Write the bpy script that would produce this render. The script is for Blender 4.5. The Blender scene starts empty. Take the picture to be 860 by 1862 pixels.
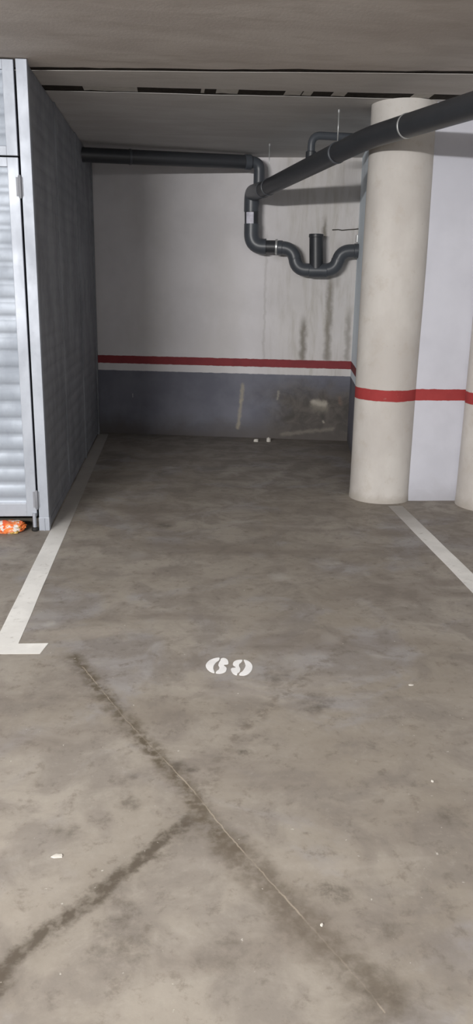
import bpy, bmesh, math, random
from mathutils import Vector, Matrix, noise as mnoise

random.seed(7)
sc = bpy.context.scene
COL = sc.collection
PI = math.pi

# ------------------------------------------------------------------ camera
F, CX, CY, CH = 1458.0, 430.0, 931.0, 1.5          # focal length in px of an 860x1862 frame, camera height
def _cr(x, y): return Vector(((x - CX) / F, (y - CY) / F, 1.0))
_down = Vector((342 - CX, 6103 - CY, F)).normalized()
_d1 = _cr(314, 520); _d1 = (_d1 - _down * _d1.dot(_down)).normalized()
_up = -_down
_rt = _d1.cross(_up)
MW = Matrix((_rt, _d1, _up))                        # camera vector -> world vector
CAMP = Vector((0, 0, CH))
def ray(x, y): return MW @ _cr(x, y)
def floor_at(x, y, z=0.0):
    r = ray(x, y); return CAMP + r * ((z - CH) / r.z)
def at(x, y, Y):
    r = ray(x, y); return CAMP + r * (Y / r.y)
def on_plane(x, y, p, n):
    r = ray(x, y); return CAMP + r * ((Vector(p) - CAMP).dot(n) / r.dot(n))

cd = bpy.data.cameras.new('camera'); cam = bpy.data.objects.new('camera', cd); COL.objects.link(cam)
cd.sensor_fit = 'VERTICAL'; cd.sensor_height = 36; cd.lens = F / 1862 * 36
cx_, cy_, cz_ = MW @ Vector((1, 0, 0)), MW @ Vector((0, -1, 0)), MW @ Vector((0, 0, -1))
m = Matrix((cx_, cy_, cz_)).transposed().to_4x4(); m.translation = CAMP
cam.matrix_world = m
sc.camera = cam

# ------------------------------------------------------------------ material helper
class NT:
    def __init__(s, name, rough=0.8, metal=0.0, spec=0.3):
        s.m = bpy.data.materials.new(name); s.m.use_nodes = True
        s.t = s.m.node_tree; s.b = s.t.nodes['Principled BSDF']
        s.b.inputs['Roughness'].default_value = rough
        s.b.inputs['Metallic'].default_value = metal
        s.b.inputs['Specular IOR Level'].default_value = spec
        s._tc = None
    def n(s, k, **kw):
        nd = s.t.nodes.new(k)
        for a, v in kw.items(): setattr(nd, a, v)
        return nd
    def put(s, sock, v):
        if v is None: return
        if hasattr(v, 'is_output') or isinstance(v, bpy.types.NodeSocket): s.t.links.new(v, sock)
        else:
            if isinstance(v, (tuple, list, Vector)) and len(v) == 3 and sock.type == 'RGBA': v = (*v, 1)
            sock.default_value = v
    @property
    def obj(s):
        if s._tc is None: s._tc = s.n('ShaderNodeTexCoord')
        return s._tc.outputs['Object']
    def mapping(s, v, scale=(1, 1, 1), loc=(0, 0, 0), rot=(0, 0, 0)):
        nd = s.n('ShaderNodeMapping'); s.put(nd.inputs[0], v)
        nd.inputs['Location'].default_value = loc; nd.inputs['Rotation'].default_value = rot; nd.inputs['Scale'].default_value = scale
        return nd.outputs[0]
    def math(s, op, a, b=None, c=None, clamp=False):
        nd = s.n('ShaderNodeMath', operation=op, use_clamp=clamp)
        for i, v in enumerate((a, b, c)): s.put(nd.inputs[i], v)
        return nd.outputs[0]
    def vmath(s, op, a, b=None, scale=None):
        nd = s.n('ShaderNodeVectorMath', operation=op)
        s.put(nd.inputs[0], a); s.put(nd.inputs[1], b)
        if scale is not None: s.put(nd.inputs['Scale'], scale)
        return nd.outputs['Value'] if op in ('DOT_PRODUCT', 'LENGTH', 'DISTANCE') else nd.outputs['Vector']
    def noise(s, scale, detail=4, rough=0.55, vec=None, dist=0.0, color=False):
        nd = s.n('ShaderNodeTexNoise'); s.put(nd.inputs['Vector'], vec if vec is not None else s.obj)
        nd.inputs['Scale'].default_value = scale; nd.inputs['Detail'].default_value = detail
        nd.inputs['Roughness'].default_value = rough; nd.inputs['Distortion'].default_value = dist
        return nd.outputs['Color' if color else 'Fac']
    def step(s, v, a, b, lo=0.0, hi=1.0, smooth=True):
        nd = s.n('ShaderNodeMapRange', interpolation_type='SMOOTHSTEP' if smooth else 'LINEAR')
        s.put(nd.inputs['Value'], v)
        nd.inputs['From Min'].default_value = a; nd.inputs['From Max'].default_value = b
        nd.inputs['To Min'].default_value = lo; nd.inputs['To Max'].default_value = hi
        return nd.outputs['Result']
    def mix(s, f, a, b, mode='MIX'):
        nd = s.n('ShaderNodeMix', data_type='RGBA', blend_type=mode)
        s.put(nd.inputs[0], f); s.put(nd.inputs[6], a); s.put(nd.inputs[7], b)
        return nd.outputs[2]
    def xyz(s, v=None):
        nd = s.n('ShaderNodeSeparateXYZ'); s.put(nd.inputs[0], v if v is not None else s.obj); return nd.outputs
    def color(s, c): s.put(s.b.inputs['Base Color'], c)
    def rough(s, c): s.put(s.b.inputs['Roughness'], c)
    def bump(s, h, strength=0.3, dist=0.01):
        nd = s.n('ShaderNodeBump'); nd.inputs['Strength'].default_value = strength; nd.inputs['Distance'].default_value = dist
        s.put(nd.inputs['Height'], h); s.put(s.b.inputs['Normal'], nd.outputs[0])
    def seg_dist(s, p, a, b):
        a = Vector((a[0], a[1], 0)); b = Vector((b[0], b[1], 0)); ba = b - a
        pa = s.vmath('SUBTRACT', p, a)
        h = s.math('MULTIPLY', s.vmath('DOT_PRODUCT', pa, ba), 1 / ba.length_squared, clamp=True)
        pr = s.n('ShaderNodeVectorMath', operation='SCALE'); pr.inputs[0].default_value = ba; s.put(pr.inputs['Scale'], h)
        return s.vmath('LENGTH', s.vmath('SUBTRACT', pa, pr.outputs[0]))
    def poly_dist(s, p, pts):
        d = None
        for a, b in zip(pts[:-1], pts[1:]):
            e = s.seg_dist(p, a, b)
            d = e if d is None else s.math('MINIMUM', d, e)
        return d
    def flat(s, p):
        return s.vmath('MULTIPLY', p, (1, 1, 0))

def srgb(r, g, b):
    f = lambda c: (c / 255 / 12.92) if c / 255 <= 0.04045 else ((c / 255 + 0.055) / 1.055) ** 2.4
    return (f(r), f(g), f(b))

# ------------------------------------------------------------------ object helpers
def obj(name, bm, mat, parent=None, smooth=False, angle=None):
    me = bpy.data.meshes.new(name)
    bmesh.ops.recalc_face_normals(bm, faces=bm.faces[:])
    bm.to_mesh(me); bm.free()
    me.materials.append(mat)
    o = bpy.data.objects.new(name, me); COL.objects.link(o)
    if smooth:
        for p in me.polygons: p.use_smooth = True
        if angle: me.set_sharp_from_angle(angle=math.radians(angle))
    if parent is not None:
        o.parent = parent
    return o
def empty(name, loc, label, cat, group=None, rz=0):
    o = bpy.data.objects.new(name, None); COL.objects.link(o); o.location = loc; o.rotation_euler.z = rz
    o.empty_display_size = 0.1
    o['label'] = label; o['category'] = cat
    if group: o['group'] = group
    bpy.context.view_layer.update()
    return o
def tag(o, label, cat, group=None):
    o['label'] = label; o['category'] = cat
    if group: o['group'] = group
    return o
def struct(name, bm, mat, label=None, cat=None, **kw):
    o = obj(name, bm, mat, **kw); o['kind'] = 'structure'
    if label: o['label'] = label
    if cat: o['category'] = cat
    return o
def box(bm, x0, x1, y0, y1, z0, z1, bevel=0.0):
    r = bmesh.ops.create_cube(bm, size=1.0)
    for v in r['verts']:
        v.co = Vector((x0 + (v.co.x + .5) * (x1 - x0), y0 + (v.co.y + .5) * (y1 - y0), z0 + (v.co.z + .5) * (z1 - z0)))
    if bevel:
        es = {e for v in r['verts'] for e in v.link_edges}
        bmesh.ops.bevel(bm, geom=list(es), offset=bevel, segments=2, affect='EDGES', profile=0.6)
    return bm
def prism(bm, pts, z0, z1):
    lo = [bm.verts.new((p[0], p[1], z0)) for p in pts]; hi = [bm.verts.new((p[0], p[1], z1)) for p in pts]
    n = len(pts)
    bm.faces.new(lo[::-1]); bm.faces.new(hi)
    for i in range(n): bm.faces.new((lo[i], lo[(i + 1) % n], hi[(i + 1) % n], hi[i]))
    return bm
def round_path(pts, radii, seg=9):
    """polyline with its inner corners rounded by the given radii"""
    out = [Vector(pts[0])]
    for i in range(1, len(pts) - 1):
        p, a, b = Vector(pts[i]), Vector(pts[i - 1]), Vector(pts[i + 1])
        da, db = (a - p).normalized(), (b - p).normalized()
        r = radii[i - 1] if isinstance(radii, (list, tuple)) else radii
        s, e = p + da * r, p + db * r
        for k in range(seg + 1):
            t = k / seg
            out.append(s * (1 - t) ** 2 + p * 2 * t * (1 - t) + e * t ** 2)
    out.append(Vector(pts[-1])); return out
def tube(bm, path, r, n=24, caps=True):
    path = [Vector(p) for p in path]
    rs = r if isinstance(r, (list, tuple)) else [r] * len(path)
    t0 = (path[1] - path[0]).normalized()
    ref = Vector((0, 0, 1)) if abs(t0.z) < 0.9 else Vector((1, 0, 0))
    u = t0.cross(ref).normalized(); rings = []
    for i, p in enumerate(path):
        if i == 0: t = t0
        elif i == len(path) - 1: t = (path[i] - path[i - 1]).normalized()
        else: t = ((path[i + 1] - p).normalized() + (p - path[i - 1]).normalized()).normalized()
        u = (u - t * u.dot(t)).normalized(); v = t.cross(u)
        rings.append([bm.verts.new(p + (u * math.cos(2 * PI * k / n) + v * math.sin(2 * PI * k / n)) * rs[i]) for k in range(n)])
    for a, b in zip(rings[:-1], rings[1:]):
        for k in range(n): bm.faces.new((a[k], a[(k + 1) % n], b[(k + 1) % n], b[k]))
    if caps:
        bm.faces.new(rings[0][::-1]); bm.faces.new(rings[-1])
    return bm
def sleeve(bm, a, b, r, lip=0.004, n=24):
    """a pipe socket: short fat tube with eased ends"""
    a, b = Vector(a), Vector(b); d = (b - a).normalized()
    tube(bm, [a, a + d * lip, b - d * lip, b], [r - lip, r, r, r - lip], n)

# ------------------------------------------------------------------ materials
HC = 2.665                                            # ceiling height

def mat_floor():
    s = NT('worn_concrete_floor', rough=0.62, spec=0.35)
    P = s.flat(s.obj)
    big = s.noise(0.9, 5, 0.6, P, 0.6); mid = s.noise(4.2, 6, 0.62, P, 0.5); fine = s.noise(38, 4, 0.6, P); pit = s.noise(17, 5, 0.72, P, 0.15)
    c = s.mix(s.step(big, .38, .62), srgb(146, 138, 127), srgb(162, 155, 145))
    c = s.mix(s.step(s.noise(1.7, 5, .6, s.mapping(P, loc=(7, 3, 0)), .8), .50, .66, 0, .55), c, srgb(156, 155, 159))   # bluish patches
    c = s.mix(s.step(mid, .42, .62, 0, .70), c, srgb(129, 122, 115))
    c = s.mix(s.step(pit, .52, .70, 0, .55), c, srgb(106, 97, 88))
    c = s.mix(s.step(pit, .45, .28, 0, .35), c, srgb(170, 164, 154))
    # wide brown tyre-polished sweeps across the bay
    sweep = s.noise(1.0, 4, .55, s.mapping(P, scale=(.8, 2.6, 1), rot=(0, 0, .25)), .35)
    c = s.mix(s.step(sweep, .50, .68, 0, .60), c, srgb(120, 111, 103))
    c = s.mix(s.step(sweep, .42, .30, 0, .35), c, srgb(182, 174, 164))
    c = s.mix(s.math('MULTIPLY', fine, .22), c, srgb(92, 86, 80))
    x, y, z = s.xyz()
    # darker, greyer tone towards the back of the bay, with a ragged edge
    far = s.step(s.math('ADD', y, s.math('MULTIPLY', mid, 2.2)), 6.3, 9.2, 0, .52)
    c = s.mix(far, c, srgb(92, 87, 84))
    warp = s.vmath('SCALE', s.vmath('SUBTRACT', s.noise(15, 4, .7, P, 0, True), (.5, .5, .5)), scale=.085)
    Q = s.flat(s.vmath('ADD', P, warp))
    def fp(l): return [floor_at(a, b) for a, b in l]
    st1 = fp([(-25, 1815), (40, 1727), (115, 1675), (165, 1640), (215, 1595), (270, 1550), (345, 1490)])
    d1 = s.poly_dist(Q, st1)
    blot = s.noise(26, 3, .6, P, .2)
    m1 = s.math('MULTIPLY', s.step(d1, .038, .008), s.step(blot, .34, .56, .45, 1))
    c = s.mix(s.math('MULTIPLY', m1, .88), c, srgb(76, 67, 56))
    c = s.mix(s.step(d1, .11, .01, 0, .25), c, srgb(96, 89, 80))
    st2 = fp([(135, 1195), (215, 1295), (280, 1370), (340, 1430), (365, 1485), (425, 1545)])
    d2 = s.poly_dist(Q, st2)
    c = s.mix(s.math('MULTIPLY', s.step(d2, .060, .0), s.step(blot, .36, .60, .35, 1)), c, srgb(94, 85, 72))
    st3 = fp([(425, 1545), (480, 1600), (560, 1690), (645, 1765), (705, 1815)])
    d3 = s.poly_dist(Q, st3)
    c = s.mix(s.math('MULTIPLY', s.step(d3, .095, .01), s.step(blot, .3, .62, .35, .8)), c, srgb(98, 89, 78))
    st4 = fp([(345, 1490), (385, 1410), (430, 1335), (520, 1260), (640, 1160)])
    c = s.mix(s.math('MULTIPLY', s.step(s.poly_dist(Q, st4), .05, .0), s.step(blot, .42, .6, 0, .5)), c, srgb(104, 95, 85))
    # hairline crack, pale inside the dark stain
    tiny = s.flat(s.vmath('ADD', P, s.vmath('SCALE', s.vmath('SUBTRACT', s.noise(30, 3, .6, P, 0, True), (.5, .5, .5)), scale=.012)))
    ck = s.poly_dist(tiny, fp([(150, 1212), (230, 1310), (345, 1430), (410, 1512), (480, 1590), (570, 1690), (660, 1790), (700, 1840)]))
    c = s.mix(s.math('MULTIPLY', s.step(ck, .0032, .0006, 0, .6), s.step(mid, .42, .56, .25, 1)), c, srgb(172, 162, 146))
    # separate oil and footprint blots
    for (px, py, r, k) in [(598, 1620, .045, .7), (628, 1625, .03, .45), (235, 1462, .035, .5), (228, 1662, .04, .5), (444, 1366, .022, .8), (240, 1410, .02, .45),
                           (322, 1392, .03, .6), (350, 1397, .02, .7), (120, 1510, .04, .4), (300, 955, .05, .7), (580, 1280, .07, .55), (690, 1815, .1, .3),
                           (820, 1485, .05, .45), (700, 1690, .04, .4), (220, 1720, .09, .35), (410, 1745, .07, .3), (300, 860, .10, .4), (505, 1240, .1, .35)]:
        ctr = floor_at(px, py); d = s.vmath('DISTANCE', Q, Vector((ctr.x, ctr.y, 0)))
        c = s.mix(s.math('MULTIPLY', s.step(d, r * 1.5, r * .2, 0, k), s.step(pit, .38, .58, .25, 1)), c, srgb(80, 73, 65))
    # pale scuffs
    for (px, py, r, k) in [(508, 1049, .075, .45), (90, 1135, .035, .5), (250, 1010, .08, .22), (600, 1160, .06, .25), (660, 1095, .05, .3), (310, 850, .05, .3), (470, 1010, .07, .25)]:
        ctr = floor_at(px, py); dv = s.vmath('MULTIPLY', s.vmath('SUBTRACT', Q, Vector((ctr.x, ctr.y, 0))), (1, .8, 0))
        c = s.mix(s.step(s.vmath('LENGTH', dv), r, r * .2, 0, k), c, srgb(176, 172, 166))
    sp = s.noise(55, 2, .5, P)
    c = s.mix(s.step(sp, .73, .78, 0, .7), c, srgb(196, 192, 184))
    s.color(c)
    s.rough(s.step(mid, .3, .7, .52, .75))
    s.bump(s.math('ADD', s.math('MULTIPLY', pit, .5), s.math('MULTIPLY', fine, .5)), .25, .004)
    return s.m

def mat_ceiling(name, a, b, cdark, streak=1.0):
    s = NT(name, rough=0.9, spec=0.15)
    st = s.noise(2.0, 5, .6, s.mapping(s.obj, scale=(.7, 2.2, 1)), .4)
    c = s.mix(s.step(st, .36, .64), srgb(*a), srgb(*b))
    c = s.mix(s.step(s.noise(5, 5, .6, s.mapping(s.obj, scale=(.5, 1.6, 1)), .5), .5, .72, 0, .45 * streak), c, srgb(*cdark))
    fine = s.noise(60, 3, .6)
    c = s.mix(s.math('MULTIPLY', fine, .12), c, srgb(60, 56, 52))
    s.color(c); s.bump(s.math('ADD', fine, st), .25, .004)
    return s.m

def banded(s, u_expr, base, dado=False):
    """red stripe (and grey dado) by height above the floor, with brushed edges"""
    x, y, z = s.xyz()
    wob = s.math('MULTIPLY', s.math('SUBTRACT', s.noise(14, 3, .6), .5), .012)
    zz = s.math('ADD', z, wob)
    c = base
    if dado:
        g = s.mix(s.step(s.noise(2.4, 4, .6), .35, .65), srgb(104, 105, 116), srgb(116, 117, 127))
        c = s.mix(s.step(zz, .655, .648), c, g)
    red = s.mix(s.step(s.noise(6, 4, .6), .3, .7), (srgb(134, 58, 62) if dado else srgb(160, 62, 62)), (srgb(124, 54, 58) if dado else srgb(148, 57, 57)))
    lo, hi = (.722, .800) if dado else (.738, .818)
    k = s.math('MULTIPLY', s.step(zz, lo - .002, lo + .002), s.step(zz, hi + .002, hi - .002))
    return s.mix(k, c, red), z

def mat_wall_back():
    s = NT('painted_back_wall', rough=0.75, spec=0.25)
    base = s.mix(s.step(s.noise(1.6, 4, .6), .35, .65), srgb(206, 203, 205), srgb(216, 213, 215))
    base = s.mix(s.step(s.noise(.9, 4, .6, s.mapping(s.obj, scale=(1.4, 1, .5), loc=(3, 1, 2))), .48, .65, 0, .3), base, srgb(198, 194, 190))
    x, y, z = s.xyz()
    # damp streaks running down from the pipe to the red band, at the right
    sn = s.noise(5.5, 4, .65, s.mapping(s.obj, scale=(2.2, 1, .35)), .4)
    reg = s.math('MULTIPLY', s.step(x, U(455), U(545)), 1.0)
    base = s.mix(s.math('MULTIPLY', s.math('MULTIPLY', reg, s.step(sn, .42, .75)), .5), base, srgb(150, 143, 128))
    base = s.mix(s.math('MULTIPLY', reg, .35), base, srgb(190, 186, 178))
    for (px, py0, py1, w_, k) in [(548, 575, 655, .035, .75), (592, 500, 655, .035, .65), (628, 560, 655, .03, .5), (604, 440, 520, .03, .3), (578, 395, 430, .022, .8), (498, 440, 470, .05, .2), (478, 420, 655, .012, .2)]:
        ux = U(px); z0, z1 = Zb(px, py1), Zb(px, py0)
        wx = s.math('ADD', x, s.math('MULTIPLY', s.math('SUBTRACT', s.noise(9, 3, .6), .5), .07))
        dx = s.math('ABSOLUTE', s.math('SUBTRACT', wx, ux))
        mk = s.math('MULTIPLY', s.step(dx, w_ * 1.6, 0), s.math('MULTIPLY', s.step(z, z1 + .06, z1 - .12), s.step(z, z0 - .05, z0 + .02)))
        base = s.mix(s.math('MULTIPLY', mk, k), base, srgb(105, 98, 84))
    c, z = banded(s, None, base, True)
    # dark damp and peeled paint of the dado, right half, and dirt at its foot
    n1 = s.noise(3.2, 6, .65, s.obj, .6)
    low = s.step(z, .66, .60)
    right = s.step(s.math('ADD', x, s.math('MULTIPLY', n1, .7)), U(455) + .30, U(520) + .40)
    top = s.step(s.math('ADD', z, s.math('MULTIPLY', n1, .35)), .86, .55)
    c = s.mix(s.math('MULTIPLY', s.math('MULTIPLY', right, low), s.math('MULTIPLY', top, .92)), c, s.mix(s.step(s.noise(7, 5, .65, None, .6), .35, .65), srgb(72, 68, 63), srgb(98, 92, 86)))
    foot = s.math('MULTIPLY', s.step(s.math('ADD', z, s.math('MULTIPLY', n1, .30)), .42, .14), .85)
    c = s.mix(foot, c, srgb(88, 83, 80))
    # pale streak where paint ran / flaked
    def blob(px0, py0, px1, py1, r, col, k, wr=.05):
        nonlocal c
        a = (U(px0), Zb(px0, py0)); b = (U(px1), Zb(px1, py1))
        v = s.n('ShaderNodeCombineXYZ'); s.put(v.inputs[0], x); s.put(v.inputs[1], z)
        w = s.flat(s.vmath('ADD', v.outputs[0], s.vmath('SCALE', s.vmath('SUBTRACT', s.noise(17, 4, .7, None, 0, True), (.5, .5, .5)), scale=wr)))
        c = s.mix(s.step(s.seg_dist(w, a, b), r * 1.5, 0, 0, k), c, srgb(*col))
    blob(441, 700, 439, 730, .022, (168, 160, 140), .6)
    blob(439, 730, 434, 778, .02, (168, 160, 140), .6)
    blob(507, 712, 505, 725, .014, (165, 160, 148), .5)
    blob(572, 731, 592, 735, .032, (186, 180, 168), .8, .07)
    blob(576, 738, 588, 740, .065, (150, 143, 132), .55, .08)
    blob(590, 766, 591, 768, .012, (176, 170, 158), .6)
    blob(515, 790, 610, 780, .022, (150, 143, 132), .35, .06)
    blob(618, 724, 622, 735, .02, (136, 110, 98), .35)
    blob(241, 716, 241, 722, .004, (190, 190, 190), .8, 0)
    s.color(c); s.bump(s.math('ADD', n1, s.noise(45, 3)), .2, .003)
    return s.m

def mat_wall_side(dado, tint, name):
    s = NT(name, rough=0.75, spec=0.25)
    base = s.mix(s.step(s.noise(2, 4, .6), .35, .65), srgb(*tint), srgb(*[min(255, t + 8) for t in tint]))
    c, z = banded(s, None, base, dado)
    n1 = s.noise(5, 5, .65, s.obj, .5)
    ft = s.step(s.math('ADD', z, s.math('MULTIPLY', n1, .22)), .30, .08, 0, .35 if not dado else .8)
    c = s.mix(ft, c, srgb(128, 124, 124) if not dado else srgb(88, 83, 80))
    s.color(c); s.bump(s.noise(30, 4), .15, .003)
    return s.m

def mat_column():
    s = NT('painted_concrete_column', rough=0.8, spec=0.2)
    base = s.mix(s.step(s.noise(2.2, 5, .6, s.mapping(s.obj, scale=(1, 1, .6))), .35, .65), srgb(188, 183, 178), srgb(203, 199, 194))
    base = s.mix(s.step(s.noise(9, 5, .65), .52, .74, 0, .35), base, srgb(176, 166, 154))
    c, z = banded(s, None, base, False)
    n1 = s.noise(7, 5, .7, s.obj, .5)
    c = s.mix(s.step(s.math('ADD', z, s.math('MULTIPLY', n1, .16)), .17, .06, 0, .55), c, srgb(150, 141, 130))
    c = s.mix(s.step(s.noise(30, 3, .6), .66, .76, 0, .3), c, srgb(170, 160, 148))
    s.color(c); s.bump(s.math('ADD', s.noise(11, 5, .6), s.math('MULTIPLY', s.noise(60, 3), .4)), .22, .006)
    return s.m

def mat_paint():
    s = NT('white_floor_paint', rough=0.6, spec=0.3)
    n1 = s.noise(22, 5, .7, s.obj, .5); n2 = s.noise(5, 4, .6)
    c = s.mix(s.step(n2, .35, .65), srgb(226, 225, 221), srgb(240, 239, 235))
    c = s.mix(s.step(n1, .56, .76, 0, .5), c, srgb(150, 144, 134))
    x, y, z = s.xyz()
    c = s.mix(s.step(s.math('ADD', y, s.math('MULTIPLY', n2, .7)), 4.9, 5.7, 0, .72), c, srgb(112, 104, 98))   # dirt plus locker shade put into the colour, towards the back
    s.color(c); s.bump(n1, .15, .002)
    return s.m

def mat_steel(name, tint, metal=.55, rough=.36):
    s = NT(name, rough=rough, metal=metal, spec=.5)
    n1 = s.noise(3.5, 5, .6, s.mapping(s.obj, scale=(1, 1, .6))); n2 = s.noise(26, 3, .6)
    c = s.mix(s.step(n1, .32, .68), srgb(*tint), srgb(*[max(0, t - 16) for t in tint]))
    c = s.mix(s.step(n2, .55, .75, 0, .25), c, srgb(*[max(0, t - 30) for t in tint]))
    s.color(c); s.rough(s.step(n1, .3, .7, rough - .05, rough + .1))
    s.bump(n1, .15, .01)
    return s.m

def mat_plain(name, col, rough=.5, metal=0, spec=.4, var=.12, scale=20):
    s = NT(name, rough=rough, metal=metal, spec=spec)
    k = tuple(c * (1 - var * 2) for c in srgb(*col))
    s.color(s.mix(s.step(s.noise(scale, 4, .6), .35, .7), srgb(*col), k))
    s.bump(s.noise(scale * 2, 3), .08, .002)
    return s.m

# back wall frame: A left end, B right end (room corner) on the floor
WA, WB = Vector((-0.72, 8.38, 0)), Vector((1.76, 7.942, 0))
WD = (WB - WA).normalized(); WN = Vector((WD.y, -WD.x, 0))          # WN faces the camera
def bwall(px, py, off=0.0): return on_plane(px, py, WA + WN * off, WN)
def U(px, py=700): return (bwall(px, py) - WA).dot(WD)
def Zb(px, py): return bwall(px, py).z

# ------------------------------------------------------------------ room shell
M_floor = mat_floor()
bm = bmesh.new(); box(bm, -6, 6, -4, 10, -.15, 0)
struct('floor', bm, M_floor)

# near slab | joint | beam strip | joint | rear slab
g1a, g1b = Vector((-.783, 5.125)), Vector((1.665, 4.85))
g2a, g2b = Vector((-.79, 5.585)), Vector((1.89, 5.44))
def along(a, b, x): t = (x - a.x) / (b.x - a.x); return a.y + (b.y - a.y) * t
def wavy(a, b, off, amp, seed):
    return [(x_ / 10, along(a, b, x_ / 10) + off + amp * (mnoise.noise(Vector((x_ * .21, seed, 0))) + .6 * mnoise.noise(Vector((x_ * .9, seed, 3)))))
            for x_ in range(-60, 61)]
M_c1 = mat_ceiling('rough_slab_concrete', (192, 184, 178), (206, 199, 193), (170, 160, 152))
M_c2 = mat_ceiling('beam_concrete', (192, 187, 183), (202, 198, 194), (176, 170, 165), .6)
M_c3 = mat_ceiling('rear_slab_concrete', (196, 193, 191), (206, 204, 202), (184, 180, 176), .6)
e1, e2 = wavy(g1a, g1b, -.032, .022, 1), wavy(g1a, g1b, .034, .008, 5)
e3, e4 = wavy(g2a, g2b, -.070, .012, 9), wavy(g2a, g2b, .080, .014, 13)
bm = bmesh.new(); prism(bm, [(-6, -4), (6, -4)] + e1[::-1], HC, HC + .0018); struct('ceiling', bm, M_c1)
bm = bmesh.new(); prism(bm, e2 + e3[::-1], HC, HC + .0018); struct('ceiling', bm, M_c2)
bm = bmesh.new(); prism(bm, e4 + [(6, 10), (-6, 10)], HC, HC + .0018); struct('ceiling', bm, M_c3)
M_joint = mat_plain('dark_joint_filler', (58, 53, 48), .95, 0, .1, .2, 30)
bm = bmesh.new(); box(bm, -6, 6, -4, 10, HC + .002, HC + .20); struct('ceiling', bm, M_joint)
M_mortar = mat_plain('mortar', (188, 184, 178), .9, 0, .1, .08, 25)
for i, (p0, p1) in enumerate([(152, 250), (366, 372), (394, 434), (522, 552), (556, 572), (612, 636), (765, 800)]):
    xa, xb = floor_at(p0, 162, HC).x, floor_at(p1, 164, HC).x
    bm = bmesh.new()
    top = []; bot = []
    for k in range(9):
        x_ = xa + (xb - xa) * k / 8
        top.append((x_, along(g2a, g2b, x_) - .078 + .014 * mnoise.noise(Vector((x_ * 14, i, 1)))))
        bot.append((x_, along(g2a, g2b, x_) + .045 + .030 * mnoise.noise(Vector((x_ * 11, i, 7)))))
    prism(bm, top + bot[::-1], HC + .0004, HC + .0018)
    o = struct('ceiling', bm, M_mortar)

L = (WB - WA).length
def wall_obj(name, mat, origin, direction, u0, u1, thick, z1=HC + .05):
    """box wall: local x runs along the wall, local -y faces the camera side"""
    bm = bmesh.new(); box(bm, u0, u1, 0, thick, 0, z1)
    o = struct(name, bm, mat); o.location = origin; o.rotation_euler.z = math.atan2(direction.y, direction.x)
    return o
wall_obj('wall_back', mat_wall_back(), WA, WD, -2.9, L, .2)
# side wall from the room corner towards the camera, ends inside the front column
RC = Vector((WB.x, WB.y, 0)); RE = Vector((1.43, 5.80, 0))
rd = (RC - RE).normalized()
M_side = mat_wall_side(True, (222, 232, 240), 'painted_side_wall')
bm = bmesh.new(); box(bm, -(RC - RE).length - .0, .25, -.2, 0, 0, HC + .05)
o = struct('wall_right', bm, M_side); o.location = RC; o.rotation_euler.z = math.atan2(rd.y, rd.x)
# local y of this wall: +y is to the left of its direction (towards the bay) -> face at y=0
M_panel = mat_wall_side(False, (194, 195, 204), 'painted_infill_wall')
bm = bmesh.new(); box(bm, 1.55, 6.0, 0, .2, 0, HC + .05)
o = struct('wall_front', bm, M_panel); o.location = (0, 5.585, 0); o.name = 'wall_right'

# ------------------------------------------------------------------ columns
M_col = mat_column()
def column(cx, cy, r, label):
    bm = bmesh.new(); N, K = 56, 40
    rings = []
    for k in range(K + 1):
        z = HC * k / K
        rings.append([bm.verts.new((math.cos(2 * PI * j / N) * (r + .006 * mnoise.noise(Vector((math.cos(2 * PI * j / N) * 1.3 + cx * 3, math.sin(2 * PI * j / N) * 1.3, z * 1.4)))
                                                              + (.004 * max(0, 1 - z / .07) if z < .07 else 0)),
                                    math.sin(2 * PI * j / N) * (r + .006 * mnoise.noise(Vector((math.cos(2 * PI * j / N) * 1.3 + cx * 3, math.sin(2 * PI * j / N) * 1.3, z * 1.4)))
                                                              + (.004 * max(0, 1 - z / .07) if z < .07 else 0)), z)) for j in range(N)])
    for a, b in zip(rings[:-1], rings[1:]):
        for j in range(N): bm.faces.new((a[j], a[(j + 1) % N], b[(j + 1) % N], b[j]))
    bm.faces.new(rings[0][::-1]); bm.faces.new(rings[-1])
    o = obj('concrete_column', bm, M_col, smooth=True, angle=60); o.location = (cx, cy, 0)
    return tag(o, label, 'column', 'round columns along the right wall')
column(1.535, 5.715, .222, 'round off-white column with red stripe, whole in view, at right of the empty bay')
column(2.268, 5.46, .222, 'round off-white column cut off by the right edge, beyond the bluish wall panel')

# ------------------------------------------------------------------ floor markings
M_paint = mat_paint()
def paint_line(xc, y0, y1, tdir, label):
    bm = bmesh.new()
    w = .052
    ys = [y0 + (y1 - y0) * k / 30 for k in range(31)]
    left = [(xc - w + .003 * mnoise.noise(Vector((y_ * 3, 1, xc))), y_) for y_ in ys]
    right = [(xc + w + .003 * mnoise.noise(Vector((y_ * 3, 4, xc))), y_) for y_ in ys]
    tb = [(xc - .175, y0 - .095), (xc + .160, y0 - .105), (xc + .180, y0 - .003), (xc + w, y0 - .002)]
    prism(bm, [(xc - .175, y0 + .0)] + tb[:1] + tb[1:] + right[1:] + left[::-1][:-1] + [(xc - w, y0)], .0003, .0015)
    o = obj('parking_line', bm, M_paint)
    return tag(o, label, 'floor marking', 'white lines of the parking bay')
paint_line(-.723, 3.235, 8.30, 1, 'white T-ended floor line at left, running back beside the metal locker')
paint_line(1.583, 3.235, 5.44, 1, 'white floor line at right, running up to the foot of the column')

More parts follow.
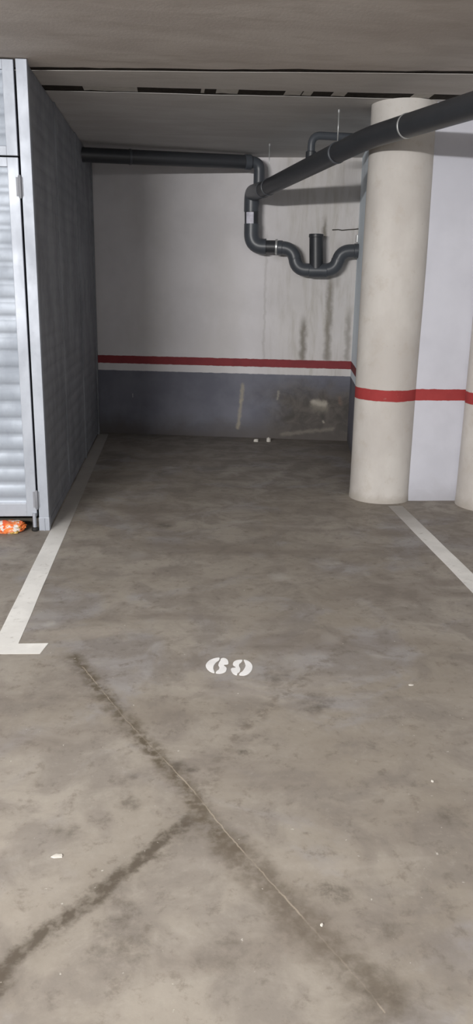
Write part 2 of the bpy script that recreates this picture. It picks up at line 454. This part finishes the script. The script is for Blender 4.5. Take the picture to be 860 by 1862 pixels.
def catmull(pts, n=5):
    out = []; N = len(pts)
    for i in range(N):
        p0, p1, p2, p3 = [Vector(pts[(i + k) % N]) for k in (-1, 0, 1, 2)]
        for k in range(n):
            t = k / n
            out.append(.5 * ((2 * p1) + (p2 - p0) * t + (2 * p0 - 5 * p1 + 4 * p2 - p3) * t * t + (3 * p1 - p0 - 3 * p2 + p3) * t ** 3))
    return out
M_digit = mat_plain('white_stencil_paint', (244, 244, 244), .6, 0, .3, .06, 12)
num = empty('bay_number', (.21, 2.985, 0), 'white stencilled number 69 painted on the middle of the bay floor', 'floor marking')
def glyph(name, shapes):
    bm = bmesh.new()
    for sh in shapes:
        pts = [floor_at(365 + a / 8.19, 1185 + b / 8.19) - Vector((.21, 2.985, 0)) for a, b in catmull(sh)]
        prism(bm, pts, .0004, .0016)
    obj(name, bm, M_digit, num)
glyph('digit_six', [
    [(275, 93), (200, 103), (130, 133), (85, 180), (75, 218), (100, 268), (150, 306), (203, 320), (198, 290), (186, 248), (200, 200), (234, 160), (272, 130)],
    [(305, 105), (350, 98), (396, 122), (412, 165), (402, 190), (352, 196), (350, 214), (384, 245), (378, 288), (350, 314), (290, 328), (228, 324), (232, 298), (268, 270), (278, 236), (262, 206), (270, 172), (290, 138)]])
glyph('digit_nine', [
    [(642, 124), (702, 140), (752, 180), (770, 232), (752, 290), (702, 340), (640, 357), (575, 352), (582, 325), (622, 294), (655, 246), (666, 205), (650, 155)],
    [(618, 126), (540, 130), (492, 155), (480, 200), (524, 236), (464, 248), (450, 275), (480, 328), (535, 354), (548, 325), (578, 305), (590, 262), (570, 218), (576, 185), (604, 162)]])

# ------------------------------------------------------------------ galvanised locker
M_st = mat_steel('galvanised_sheet', (156, 163, 173), .3, .55)
M_st2 = mat_steel('galvanised_frame', (164, 169, 178), .3, .48)
M_sd = mat_steel('dull_side_sheet', (134, 136, 142), .12, .6)
M_blk = mat_plain('black_rubber', (34, 33, 32), .7)
M_int = mat_plain('locker_interior', (70, 70, 72), .8)
LX, LY, LT = -.78, 4.90, HC - .004
lk = empty('storage_locker', (LX, LY, 0), 'tall galvanised steel storage locker with ribbed doors, at left of the bay', 'locker')
def rel(bm):
    for v in bm.verts: v.co -= Vector((LX, LY, 0))
    return bm
def ribbed(bm, x0, x1, y, z0, z1, pitch=.10, depth=.012, thick=.006, axis='x', ph=0.0):
    """horizontal ribs pressed in a sheet; runs along x at y, or along y at x=y"""
    n = int((z1 - z0) / pitch * 14); prof = []
    for k in range(n + 1):
        z = z0 + (z1 - z0) * k / n
        t = ((z / pitch) + ph) % 1.0
        d = depth * (math.sin(PI * min(1, max(0, (t - .12) / .76))) ** .6 if .12 < t < .88 else 0)
        prof.append((z, d))
    m_ = 10
    fr = []; bk = []
    for k, (z, d) in enumerate(prof):
        rf, rb = [], []
        for j in range(m_ + 1):
            x = x0 + (x1 - x0) * j / m_
            dent = .003 * mnoise.noise(Vector((x * 2.2, z * 1.5, y)))
            if axis == 'x':
                rf.append(bm.verts.new((x, y - d + dent, z))); rb.append(bm.verts.new((x, y - d + dent + thick, z)))
            else:
                rf.append(bm.verts.new((y + d + dent, x, z))); rb.append(bm.verts.new((y + d + dent - thick, x, z)))
        fr.append(rf); bk.append(rb)
    for a, b in zip(fr[:-1], fr[1:]):
        for j in range(m_): bm.faces.new((a[j], a[j + 1], b[j + 1], b[j]))
    for a, b in zip(bk[:-1], bk[1:]):
        for j in range(m_): bm.faces.new((a[j], b[j], b[j + 1], a[j + 1]))
    for r_ in (0, -1):
        for j in range(m_): bm.faces.new((fr[r_][j], bk[r_][j], bk[r_][j + 1], fr[r_][j + 1]))
    for c_ in (0, -1):
        for k in range(len(fr) - 1): bm.faces.new((fr[k][c_], fr[k + 1][c_], bk[k + 1][c_], bk[k][c_]))
    return bm
# front corner post
bm = bmesh.new(); box(bm, -.841, -.780, LY, LY + .05, .0, LT, .003); obj('corner_post', rel(bm), M_st2, lk)
bm = bmesh.new(); box(bm, -.843, -.778, LY - .004, LY + .054, 0, .085, .002); box(bm, -.812, -.806, LY - .008, LY, .0, .08)
obj('post_foot', rel(bm), M_st2, lk)
# side: three ribbed sheets with posts between them
def sx(y): return LX - .006 + (y - LY) / (8.36 - LY) * .028
seams = [4.952, 5.98, 7.10, 8.28]
for a, b in zip(seams[:-1], seams[1:]):
    bm = bmesh.new(); ribbed(bm, a, b - .004, sx((a + b) / 2) - .010, .03, LT - .002, .10, .004, .004, 'y', .3)
    obj('side_panel', rel(bm), M_sd, lk, smooth=True, angle=50)
bm = bmesh.new(); box(bm, sx(8.3) - .05, sx(8.3) - .004, 8.28, 8.36, .002, LT, .003); obj('corner_post', rel(bm), M_sd, lk)  # rear post takes the darker sheet colour to stand for shade there
for ys_ in seams[1:-1]:
    bm = bmesh.new(); box(bm, sx(ys_) - .03, sx(ys_) - .002, ys_ - .012, ys_ + .012, .002, LT, .002); obj('seam_strip', rel(bm), M_sd, lk)
bm = bmesh.new(); box(bm, LX - .04, LX - .004, LY + .05, 8.29, .002, .05, .002); obj('side_skirt', rel(bm), M_sd, lk)
# back, left side and roof sheets
bm = bmesh.new(); box(bm, -3.05, -.82, 8.30, 8.31, 0, LT - .01); obj('back_panel', rel(bm), M_int, lk)
bm = bmesh.new(); box(bm, -3.06, -3.04, LY + .05, 8.30, 0, LT - .01); obj('left_panel', rel(bm), M_sd, lk)
bm = bmesh.new(); box(bm, -3.11, -3.05, LY, LY + .05, 0, LT, .003); obj('corner_post', rel(bm), M_st2, lk)
# fixed transom over the doors and doors below
def framed(name, x0, x1, z0, z1, stile, rail_b, hinge_side=None, ph=0.0):
    bm = bmesh.new()
    y0, y1 = LY + .002, LY + .034
    box(bm, x1 - stile, x1, y0, y1, z0, z1, .003); box(bm, x0, x0 + stile, y0, y1, z0, z1, .003)
    box(bm, x0 + stile - .001, x1 - stile + .001, y0 + .001, y1, z0, z0 + rail_b, .003); box(bm, x0 + stile - .001, x1 - stile + .001, y0 + .001, y1, z1 - .05, z1, .003)
    fr = obj(name, rel(bm), M_st2, lk)
    bm = bmesh.new(); ribbed(bm, x0 + stile - .002, x1 - stile + .002, LY + .020, z0 + rail_b - .004, z1 - .046, .10, .006, .004, 'x', ph)
    obj('ribbed_panel', rel(bm), M_st, fr, smooth=True, angle=50)
    return fr
for x0, x1 in ((-1.945, -.853), (-3.045, -1.953)):
    framed('transom_panel', x0, x1, 2.176, LT - .004, .062, .05)
    dr = framed('door', x0, x1, .092, 2.168, .062, .085)
    hx = x1 if x1 > -1 else x0
    for hz in (1.87, .15):
        pass
    for zc in (2.015, 1.08, .20):
        if zc == 1.08: continue
        xh = (x1 + .004) if x1 > -1 else (x0 - .004)
        bm = bmesh.new()
        tube(bm, [(xh, LY - .006, zc - .062), (xh, LY - .006, zc - .055), (xh, LY - .006, zc + .055), (xh, LY - .006, zc + .062)], [.005, .0095, .0095, .005], 14)
        sgn = -1 if x1 > -1 else 1
        a_, b_ = sorted((xh, xh + sgn * .022)); box(bm, a_, b_, LY - .003, LY + .003, zc - .05, zc + .05)
        a_, b_ = sorted((xh, xh - sgn * .016)); box(bm, a_, b_, LY - .003, LY + .003, zc - .05, zc + .05)
        obj('hinge', rel(bm), M_sd, dr, smooth=True, angle=40)
    if x1 > -1:
        bm = bmesh.new()
        tube(bm, [(-.868, LY - .006, .012), (-.868, LY - .006, .115)], .012, 16)
        obj('drop_bolt', rel(bm), M_st2, dr, smooth=True, angle=40)
        bm = bmesh.new()
        tube(bm, [(-.868, LY - .006, .0), (-.868, LY - .006, .006), (-.868, LY - .006, .02), (-.868, LY - .006, .026)], [.018, .022, .02, .014], 18)
        obj('rubber_tip', rel(bm), M_blk, dr, smooth=True, angle=50)

# ------------------------------------------------------------------ crumpled orange bag under the door
def bag_mat():
    s = NT('orange_plastic_film', rough=.35, spec=.5)
    n1 = s.noise(14, 4, .6, s.obj, .8)
    c = s.mix(s.step(n1, .44, .52), srgb(232, 96, 44), srgb(238, 132, 70))
    c = s.mix(s.step(s.noise(18, 3, .6, s.mapping(s.obj, loc=(4, 2, 1)), .5), .53, .58), c, srgb(226, 220, 214))
    c = s.mix(s.step(s.noise(11, 3, .6, s.mapping(s.obj, loc=(9, 5, 1)), .5), .60, .64), c, srgb(214, 176, 96))
    s.color(c); return s.m
bm = bmesh.new(); bmesh.ops.create_icosphere(bm, subdivisions=5, radius=1)
for v in bm.verts:
    p = v.co.copy()
    k = 1 + .30 * mnoise.noise(p * 1.6) + .22 * abs(mnoise.noise(p * 3.4 + Vector((3, 1, 2)))) + .10 * abs(mnoise.noise(p * 8))
    q = p * k
    v.co = Vector((q.x * .115, q.y * .075, max(0.0, .030 + q.z * .036)))
o = obj('plastic_bag', bm, bag_mat(), smooth=True, angle=35); o.location = (-1.035, 4.885, .001)
tag(o, 'crumpled orange and white plastic bag on the floor under the ribbed door', 'bag')

# ------------------------------------------------------------------ plaster chips on the floor
M_chip = mat_plain('plaster', (205, 201, 193), .9, 0, .1, .05, 30)
def chip(px, py, w, d, h, label, seed):
    c = floor_at(px, py); rnd = random.Random(seed); bm = bmesh.new()
    n = 9; pts = [(math.cos(2 * PI * k / n) * w * rnd.uniform(.65, 1.1), math.sin(2 * PI * k / n) * d * rnd.uniform(.65, 1.1)) for k in range(n)]
    lo = [bm.verts.new((x, y, 0)) for x, y in pts]; mid = [bm.verts.new((x * .93, y * .93, h * rnd.uniform(.6, .9))) for x, y in pts]
    tp = bm.verts.new((0, 0, h))
    bm.faces.new(lo[::-1])
    for k in range(n):
        bm.faces.new((lo[k], lo[(k + 1) % n], mid[(k + 1) % n], mid[k])); bm.faces.new((mid[k], mid[(k + 1) % n], tp))
    o = obj('plaster_chip', bm, M_chip); o.location = (c.x, c.y, .0002)
    tag(o, label, 'debris', 'pale chips scattered on the floor')
chip(466, 803, .028, .02, .028, 'dull white chip at the foot of the back wall, left of the brighter one', 1)
chip(488, 803, .022, .02, .045, 'bright white chip at the foot of the back wall, right of a duller one', 2)
chip(105, 1557, .018, .010, .003, 'flat white flake on bare floor above the dark diagonal stain', 3)
chip(786, 1421, .0045, .006, .004, 'tiny pale speck on the floor near the right edge, level with the stain crossing', 4)
chip(585, 1683, .004, .005, .004, 'tiny pale speck on the floor beside the lower end of the long crack', 5)
chip(747, 1246, .012, .006, .003, 'small slanted white flake on the floor right of the bay number', 6)

# ------------------------------------------------------------------ drain pipes
M_pipe = mat_plain('dark_grey_pvc', (52, 54, 58), .42, 0, .5, .06, 8)
M_fit = mat_plain('grey_pvc_fitting', (72, 76, 82), .38, 0, .5, .06, 8)
M_ring = mat_plain('zinc_clamp', (190, 192, 192), .35, .5, .5, .08)
M_sticker = mat_plain('white_sticker', (214, 212, 224), .5)
P0 = at(478, 345, 7.50)                 # low end of the sloping pipe, at the branch
P1 = at(550, 311, 6.55)
P2 = at(615, 277, 5.90)
P3 = at(672, 250, 5.52)
P4 = at(860, 192, 4.42)
P5 = P4 + (P4 - P3) * 7.5
RB, RM, RS = .067, .055, .028
dp = empty('drain_pipe', (P0.x, P0.y, P0.z), 'dark grey plastic drain pipework with sloping main pipe and U-shaped trap, below the ceiling', 'pipe')
ORG = Vector((P0.x, P0.y, P0.z))
def prel(bm):
    for v in bm.verts: v.co -= ORG
    return bm
def part(name, bm, mat, parent=dp): return obj(name, prel(bm), mat, parent, smooth=True, angle=42)
bm = bmesh.new(); tube(bm, round_path([P0 + (P0 - P2).normalized() * .02, P2, P3, P5], .15), RB, 32); part('sloping_pipe', bm, M_pipe)
t_ = (5.06 - P3.y) / (P4.y - P3.y); rc = P3 + (P4 - P3) * t_; rdir = (P4 - P3).normalized()
bm = bmesh.new(); sleeve(bm, rc - rdir * .007, rc + rdir * .007, RB + .0035, .002, 32); part('clamp_ring', bm, M_ring)['label'] = 'pale zinc clamp ring'
# vertical drop, with a swept bend at each end, and the horizontal outlet to the trap
OFF = .17
V0 = bwall(458, 352, OFF); V1 = bwall(457, 448, OFF); V2 = bwall(503, 449, OFF)
bm = bmesh.new(); tube(bm, round_path([P0 + (P0 - P2).normalized() * -.02, V0 + Vector((0, 0, .005)), V0 - Vector((0, 0, .16))], [.075]), RB + .004, 28); part('bend', bm, M_fit)
bm = bmesh.new(); tube(bm, [V0 - Vector((0, 0, .10)), V1 + Vector((0, 0, .16))], RB, 28); dpv = part('down_pipe', bm, M_pipe)
bm = bmesh.new(); tube(bm, round_path([V1 + Vector((0, 0, .20)), V1, V1 + (V2 - V1).normalized() * .14], [.115]), RB + .005, 28); part('bend', bm, M_fit)
bm = bmesh.new(); tube(bm, [V1 + (V2 - V1).normalized() * .12, V2], RM + .004, 28); part('outlet_pipe', bm, M_pipe)
bm = bmesh.new(); sleeve(bm, V2 - (V2 - V1).normalized() * .012, V2 + (V2 - V1).normalized() * .008, RM + .016, .003); part('clamp_ring', bm, M_ring)
# sticker: a curved patch on the down pipe
sc_ = bwall(455, 400, OFF); bm = bmesh.new(); vd = (V0 - V1).normalized(); side = WD
fwd_ = side.cross(vd); fwd_ = fwd_ if fwd_.y < 0 else -fwd_
base_ = V1 + vd * ((sc_ - V1).dot(vd))
R_ = RB + .0012; g = []
for i in range(5):
    row = []
    for j in range(9):
        a_ = math.radians(-42 + 62 * j / 8)
        row.append(bm.verts.new(base_ + vd * (-.065 + .13 * i / 4) + (side * math.sin(a_) + fwd_ * math.cos(a_)) * R_))
    g.append(row)
for i in range(4):
    for j in range(8): bm.faces.new((g[i][j], g[i][j + 1], g[i + 1][j + 1], g[i + 1][j]))
o = part('sticker', bm, M_sticker); o['label'] = 'white sticker on the vertical pipe'
# trap
T = [bwall(x, y, OFF) for x, y in ((503, 450), (535, 452), (537, 491), (578, 492), (613, 491), (616, 457), (656, 455))]
T[6] = bwall(652, 456, OFF) + WD * .012
bm = bmesh.new()
pth = round_path(T[:3] + [T[4], T[5], T[6]], [.11, .115, .115, .11], 12)
tube(bm, pth, RM + .006, 28); part('trap', bm, M_fit)
bm = bmesh.new()
for (a_, b_) in ((T[0], T[1]), (T[6], T[5])):
    bm = bmesh.new(); d_ = (b_ - a_).normalized(); sleeve(bm, a_ + d_ * .010, a_ + d_ * .055, RM + .011)
    part('trap_socket', bm, M_fit)
S0, S1 = bwall(575, 488, OFF), bwall(575, 428, OFF)
bm = bmesh.new(); tube(bm, [S0, S1], RM + .010, 28); part('inspection_stub', bm, M_pipe)
bm = bmesh.new(); sleeve(bm, S1 - Vector((0, 0, .02)), S1 + Vector((0, 0, .012)), RM + .014); part('stub_cap', bm, M_pipe)
sleeve_bm = bmesh.new(); sleeve(sleeve_bm, T[3] - WD * .085, T[3] + WD * .085, RM + .010); part('tee_fitting', sleeve_bm, M_fit)
# horizontal pipe high on the back wall, with its elbow dropping to the sloping pipe
B0, B1 = at(142, 281, 7.55), bwall(472, 296, .20)
B2 = Vector((B1.x, B1.y, P0.z + .045))
B0 = B1 + (B0 - B1) * 1.0
bm = bmesh.new(); tube(bm, [B0, B1 - (B1 - B0).normalized() * .08], RM + .006, 28); part('wall_pipe', bm, M_pipe)
bm = bmesh.new(); tube(bm, round_path([B1 - (B1 - B0).normalized() * .12, B1, B2 + Vector((0, 0, .01)), V0 + Vector((.02, -.02, -.02))], [.075, .03]), RM - .002, 28); part('elbow', bm, M_fit)
bm = bmesh.new(); sleeve(bm, B1 - (B1 - B0).normalized() * .145, B1 - (B1 - B0).normalized() * .085, RM + .012); part('pipe_socket', bm, M_fit)
k_ = (at(236, 284, 7.66) - B0).length / (B1 - B0).length
pc = B0 + (B1 - B0) * k_; dd = (B1 - B0).normalized()
bm = bmesh.new(); sleeve(bm, pc - dd * .010, pc + dd * .010, RM + .011, .002); part('clamp_ring', bm, M_fit)
# small branch that leaves the sloping pipe, rises to the ceiling and runs off behind the column
Q0 = P0 + (P2 - P0) * ((at(563, 300, 6.4).y - P0.y) / (P2.y - P0.y)); 
Q1 = Vector((Q0.x, Q0.y, at(563, 246, Q0.y).z)); Q2 = Vector((1.66, Q0.y + .05, Q1.z))
bm = bmesh.new(); tube(bm, round_path([Q0, Q1, Q2], [.07]), RS, 20); part('branch_pipe', bm, M_fit)
bm = bmesh.new(); sleeve(bm, Q0 + Vector((0, 0, .03)), Q0 + Vector((0, 0, .10)), RS + .012); part('saddle', bm, M_pipe)
# thin cable clipped on the back wall above the trap
M_cable = mat_plain('dark_cable', (62, 58, 52), .7)
bm = bmesh.new(); cp = [bwall(x, y, .012) for x, y in ((604, 418), (615, 417.5), (622, 418.6), (634, 417.6), (645, 417), (656, 415.5))]
tube(bm, cp, .0045, 10)
o = obj('wall_cable', bm, M_cable, smooth=True); tag(o, 'short thin dark cable on the back wall above the trap', 'cable')
bm = bmesh.new(); c_ = bwall(650, 434, .03); box(bm, c_.x - .012, c_.x + .012, c_.y - .03, c_.y + .026, c_.z - .035, c_.z + .035, .004)
o = obj('wall_bracket', bm, M_ring); tag(o, 'small white bracket on the back wall above the right end of the trap', 'bracket')

# hangers: threaded rod from the ceiling to a ring round the sloping pipe
def hanger(px, py, Y, label, rod_r=.0045):
    t = (Y - P0.y) / (P2.y - P0.y)
    if Y >= P2.y: c = P0 + (P2 - P0) * t; d = (P2 - P0).normalized()
    else:
        t = (Y - P3.y) / (P4.y - P3.y); c = P3 + (P4 - P3) * t; d = (P4 - P3).normalized()
    e = empty('pipe_hanger', (c.x, c.y, c.z), label, 'pipe hanger', 'hangers of the sloping pipe')
    bm = bmesh.new(); tube(bm, [(0, 0, RB), (0, 0, HC - c.z + .002)], rod_r, 10); obj('rod', bm, M_ring, e, smooth=True)
    bm = bmesh.new(); tube(bm, [d * -.011, d * -.009, d * .009, d * .011], [RB + .0005, RB + .004, RB + .004, RB + .0005], 32); obj('ring', bm, M_ring if rod_r < .004 else M_fit, e, smooth=True, angle=40)
    bm = bmesh.new(); tube(bm, [(0, 0, HC - c.z - .018), (0, 0, HC - c.z)], .007, 6); obj('anchor_nut', bm, M_ring, e)
hanger(0, 0, 7.35, 'zinc rod hanger at the low rear end of the sloping pipe')
hanger(0, 0, 5.92, 'zinc rod hanger midway along the sloping pipe, left of the column')

# ------------------------------------------------------------------ light
def area(name, loc, sx_, sy_, power, rot=(0, 0, 0), col=(1, 1, 1)):
    l = bpy.data.lights.new(name, 'AREA'); l.shape = 'RECTANGLE'; l.size = sx_; l.size_y = sy_; l.energy = power; l.color = col
    o = bpy.data.objects.new(name, l); COL.objects.link(o); o.location = loc; o.rotation_euler = rot
    return o
# fluorescent battens of the driving aisle, behind the camera, then an added overhead fill
area('aisle_or_fill_lamp', (-3.0, -2.2, 2.46), 2.4, .12, 560, (math.radians(72), 0, 0), (1.0, .985, .97))
area('aisle_or_fill_lamp', (.9, -2.8, 2.46), 2.4, .12, 22, (math.radians(72), 0, 0), (1.0, .985, .97))
area('aisle_or_fill_lamp', (.3, 1.5, 2.60), 3.4, .35, 30, (math.radians(8), 0, 0), (1.0, .975, .95))  # added unseen fill above the bay, brightens the near floor
w = bpy.data.worlds.new('world'); sc.world = w; w.use_nodes = True
w.node_tree.nodes['Background'].inputs[0].default_value = (.94, .97, 1.0, 1)
w.node_tree.nodes['Background'].inputs[1].default_value = .62

sc.view_settings.view_transform = 'Standard'; sc.view_settings.look = 'None'
sc.view_settings.gamma = 1; sc.view_settings.use_curve_mapping = False
sc.view_settings.exposure = 0.0
sc.cycles.use_denoising = True
sc.cycles.max_bounces = 8; sc.cycles.diffuse_bounces = 6
sc.cycles.sample_clamp_indirect = 5
